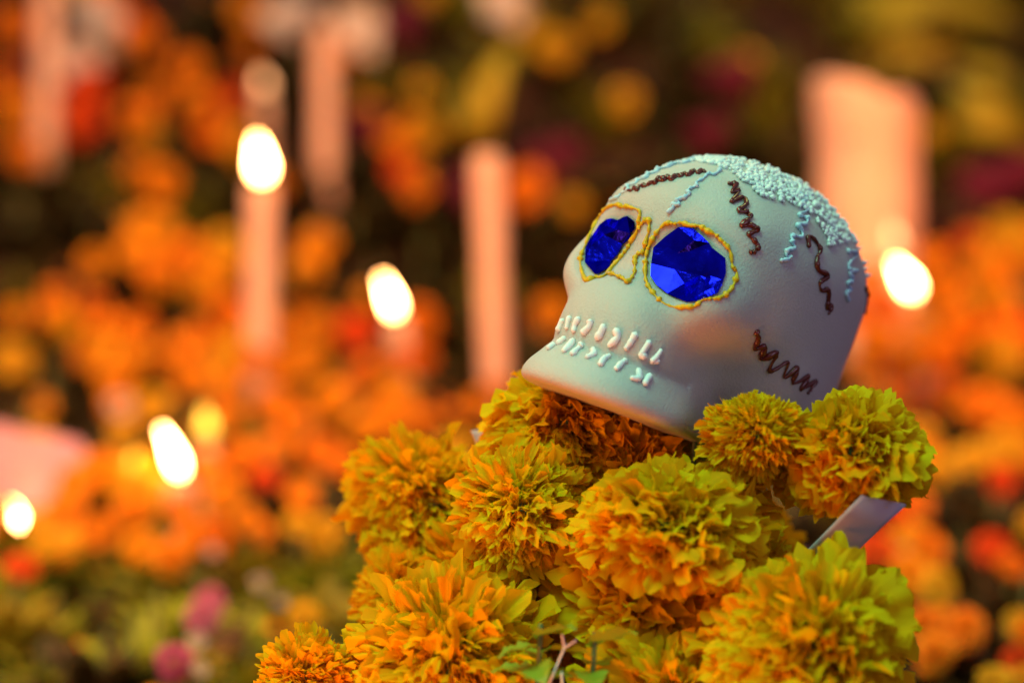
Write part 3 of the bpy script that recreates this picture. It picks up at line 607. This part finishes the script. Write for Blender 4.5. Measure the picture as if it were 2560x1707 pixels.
# leafy plants
def plant_mesh(name, n, size, mat, seed):
    r = random.Random(seed); mb = MB()
    for k in range(n):
        v, f = leaf_mesh(size * r.uniform(.6, 1.2), size * r.uniform(.14, .26), seed + k, 3, 5)
        a = r.uniform(0, 6.28); e = r.uniform(.1, 1.3); h = r.uniform(0, size * .45)
        Rm = np.array(Matrix.Rotation(a, 3, 'Z') @ Matrix.Rotation(e, 3, 'X')); mb.add(v @ Rm.T + np.array((0, 0, h)), f)
    m = mb.mesh(name); m.materials.append(M[mat]); return m
PL = {'dark': [plant_mesh('foliage', 46, .055, 'leaf', 500 + i * 60) for i in range(3)], 'light': [plant_mesh('foliage', 46, .05, 'leaf_light', 800 + i * 60) for i in range(3)], 'fresh': [plant_mesh('foliage', 46, .045, 'leaf_fresh_lit', 1100 + i * 60) for i in range(3)]}
PSTEM = mesh_from('stem', *tube(np.array([(0, 0, -.03), (.002, 0, .03), (0, .002, .07)]), .002, 6)); PSTEM.materials.append(M['stem'])
def plant(px, py, kind, sc=1.0, lift=.01):
    p, D = on_bed(px, py, lift); o = empty('leafy_plant', (p.x, p.y, ground_z(p.y)))
    o.rotation_euler = (random.uniform(-.2, .2), random.uniform(-.2, .2), random.uniform(0, 6.28)); o.scale = (sc,) * 3
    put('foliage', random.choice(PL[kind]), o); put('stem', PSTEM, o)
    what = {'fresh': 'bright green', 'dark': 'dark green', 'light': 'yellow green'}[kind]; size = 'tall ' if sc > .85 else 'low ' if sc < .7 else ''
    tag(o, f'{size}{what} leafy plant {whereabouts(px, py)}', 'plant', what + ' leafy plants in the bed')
for y in range(-60, 1750, 105):
    for x in range(-120, 2720, 150):
        xx, yy = x + random.uniform(-60, 60), y + random.uniform(-45, 45)
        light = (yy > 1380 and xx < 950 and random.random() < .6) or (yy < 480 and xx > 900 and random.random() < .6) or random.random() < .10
        plant(xx, yy, 'fresh' if (yy > 1400 and xx < 1000 and random.random() < .78) else 'light' if light else 'dark', random.uniform(.6, .95))  # greener leaves low at left carry the green light in their colour
# a sprinkle of blooms between the listed ones
for k in range(70):
    x, y = random.uniform(-60, 1150), random.uniform(-40, 1380); far_bloom(x, y, random.uniform(22, 64), random.choice(['orange', 'orange', 'orange', 'yellow']), *G_O, lift=.045, seed=900 + k) if random.random() < .62 else None
for x, y, r in [(1389,125,70),(1563,256,52),(1055,228,45),(1219,234,50),(1432,517,40),(1867,163,50),(1300,60,50),(1500,60,48),(1090,330,40),(2330,330,40)]:
    far_bloom(x, y, r * .8, 'yellow', *G_Y, lift=.055, seed=77)
for k in range(20): far_bloom(random.uniform(2180, 2640), random.uniform(1240, 1720), random.uniform(36, 72), random.choice(['orange', 'orange', 'red', 'yellow']), *G_O, lift=.05, seed=1500 + k)
for k in range(34): far_bloom(random.uniform(2120, 2640), random.uniform(560, 1230), random.uniform(45, 70), random.choice(['orange', 'orange', 'orange', 'yellow', 'red']), *G_O, lift=.05, seed=1300 + k)
for k in range(30): far_bloom(random.uniform(100, 1100), random.uniform(780, 1400), random.uniform(45, 66), random.choice(['orange', 'orange', 'yellow']), *G_O, lift=.05, seed=1400 + k)
# cockscomb
def cock_mesh(seed):
    nz = noise_fn(seed, .35); n2 = noise_fn(seed + 1, .12); V, F = lathe([(.12, -.9), (.35, -.5), (.75, 0), (1, .35), (.95, .6), (.7, .8), (.3, .9), (.03, .92)], 36)
    V = V * np.array((1, .55, 1)); V *= (1 + .16 * nz(V) + .06 * n2(V))[:, None]; m = mesh_from('crest', V, F); m.materials.append(M['celosia']); return m
CM = [cock_mesh(i * 5) for i in range(3)]
for i, (x, y, r) in enumerate([(1830,215,75),(2450,480,85),(2540,455,70),(1390,420,85),(1170,490,80),(1000,75,75),(900,330,60),(60,185,55),(1770,350,60),(2400,600,50)]):
    p, D = on_bed(x, y, .04); o = empty('cockscomb_flower', p); R = r * S * D; o.scale = (R,) * 3; o.rotation_euler = (random.uniform(-.4, .2), random.uniform(-.4, .4), random.uniform(-.5, .5))
    put('crest', CM[i % 3], o); put('stem', STEM, o); tag(o, ('broad ' if r > 70 else 'narrow ') + 'dark magenta cockscomb bloom ' + whereabouts(x, y), 'flower', 'cockscombs in the bank')
# pale blooms with broad petals, and white buttons
def broad_bloom(px, py, rpx, label, lean, seed, n=7):
    p, D = on_bed(px, py, .07); o = empty('pale_bloom', p); R = rpx * S * D; r = random.Random(seed); tag(o, label, 'flower')
    for k in range(n):
        v, f = leaf_mesh(R * r.uniform(.9, 1.3), R * .38, seed + k, 0, 8); l = put('petal', mesh_from('petal', v, f), o, M['petal_white']); l.rotation_euler = (r.uniform(.1, .9), 0, k * 6.28 / n + r.uniform(-.2, .2))
    s = put('stem', STEM, o); s.scale = (R * .8,) * 3; o.rotation_euler = cam_to_world(unit(lean)).to_track_quat('Z', 'Y').to_euler()
broad_bloom(235, 60, 95, 'peach coloured broad petalled bloom beside the very tall slim candle', (.5, .6, .6), 1)
broad_bloom(180, 160, 70, 'peach coloured bloom hanging lower beside the very tall slim candle', (.2, .2, 1), 2)
broad_bloom(885, 80, 75, 'white broad petalled bloom at the top of the tall pinkish candle', (.3, .2, 1), 3)
broad_bloom(735, 45, 75, 'greyish white bloom next to the white one by the candle top', (-.5, .3, .7), 4)
broad_bloom(1260, 20, 70, 'pale greenish white bloom high in the bank', (0, .4, .8), 5)
BUT = petal_mass(1.0, 60, 71, SMALL, 1.9, .6).mesh('button'); BUT.materials.append(M['petal_white'])
for x, y, r, lf in [(2254,1385,34,.05),(650,1454,22,.05),(492,1599,26,.05),(445,1340,20,.05),(530,1375,18,.05),(700,1500,18,.05),(500,1670,22,.04),(640,470,16,.05),(300,1010,34,.05)]:
    p, D = on_bed(x, y, lf); o = put('white_blossom', BUT); o.location = p; R = r * S * D; o.scale = (R,) * 3; o.rotation_euler = cam_to_world(unit((0, .3, 1))).to_track_quat('Z', 'Y').to_euler()
    tag(o, 'tiny white button blossom ' + whereabouts(x, y), 'flower', 'white button blossoms'); put('stem', STEM, o)
# arching strap leaves in the bank
def strap_plant(leaves, label):
    base, D0 = on_bed(*leaves[0][0], .01); root = empty('strap_leaf_plant', base); tag(root, label, 'plant')
    for pts in leaves:
        q = np.array([np.array(P(x, y, D0 - .03 - .05 * math.sin(math.pi * i / (len(pts) - 1)))) for i, (x, y) in enumerate(pts)]); q[0] = np.array(base); c = catmull(q, 6); n = len(c); V = []; F = []
        for i in range(n):
            t = i / (n - 1); T = unit(c[min(i + 1, n - 1)] - c[max(i - 1, 0)]); Wd = unit(np.cross(T, np.array(FWD))) * .011 * math.sin(math.pi * (0.08 + .9 * t)) ** .7; nn = np.array(FWD) * .003
            V += [c[i] - Wd, c[i] + nn, c[i] + Wd]
        for i in range(n - 1):
            for k in range(2): F.append((i * 3 + k, i * 3 + k + 1, (i + 1) * 3 + k + 1, (i + 1) * 3 + k))
        l = put('leaf', mesh_from('leaf', np.array(V) - np.array(base), F), root, M['leaf_strap']); so = l.modifiers.new('thickness', 'SOLIDIFY'); so.thickness = .0006
strap_plant([[(2080,30),(2200,80),(2330,150),(2440,210),(2530,320)],[(2080,30),(2230,60),(2400,130),(2540,210)],[(2080,30),(2170,130),(2300,200),(2400,300)]], 'yellow strap leaves arching across the bank above the pillar candle')
strap_plant([[(2560,200),(2500,250),(2400,280),(2330,360)],[(2560,200),(2540,330),(2470,400),(2440,420)],[(2560,200),(2480,180),(2400,160)]], 'short strap leaves drooping beside the pillar candle')
strap_plant([[(2120,-20),(2260,20),(2400,90),(2560,150)],[(2120,-20),(2200,60),(2290,170),(2330,260)],[(2120,-20),(2300,-10),(2470,30),(2600,90)]], 'feathery yellow green strap leaves spreading from the top of the bank')
strap_plant([[(2600,380),(2520,330),(2430,310),(2360,330)],[(2600,380),(2500,280),(2420,240),(2380,200)]], 'ochre strap leaves reaching toward the pillar candle')
strap_plant([[(1200,420),(1215,300),(1240,180),(1290,110)],[(1200,420),(1180,300),(1150,230)]], 'olive strap leaves rising behind the unlit leaning candle')
# pink tissue paper
sheet('tissue_paper', [((-60,1035),(-60,1330),2.08,2.02), ((30,1045),(20,1330),2.10,2.02), ((90,1065),(70,1320),2.06,2.02), ((150,1078),(100,1270),2.10,2.03), ((205,1095),(150,1210),2.07,2.04), ((225,1120),(200,1150),2.06,2.05)], 'pink_paper', 'crumpled pink tissue paper behind a lit candle', 'paper', nu=12, seed=9, bulge=0.012, thick=.0008)
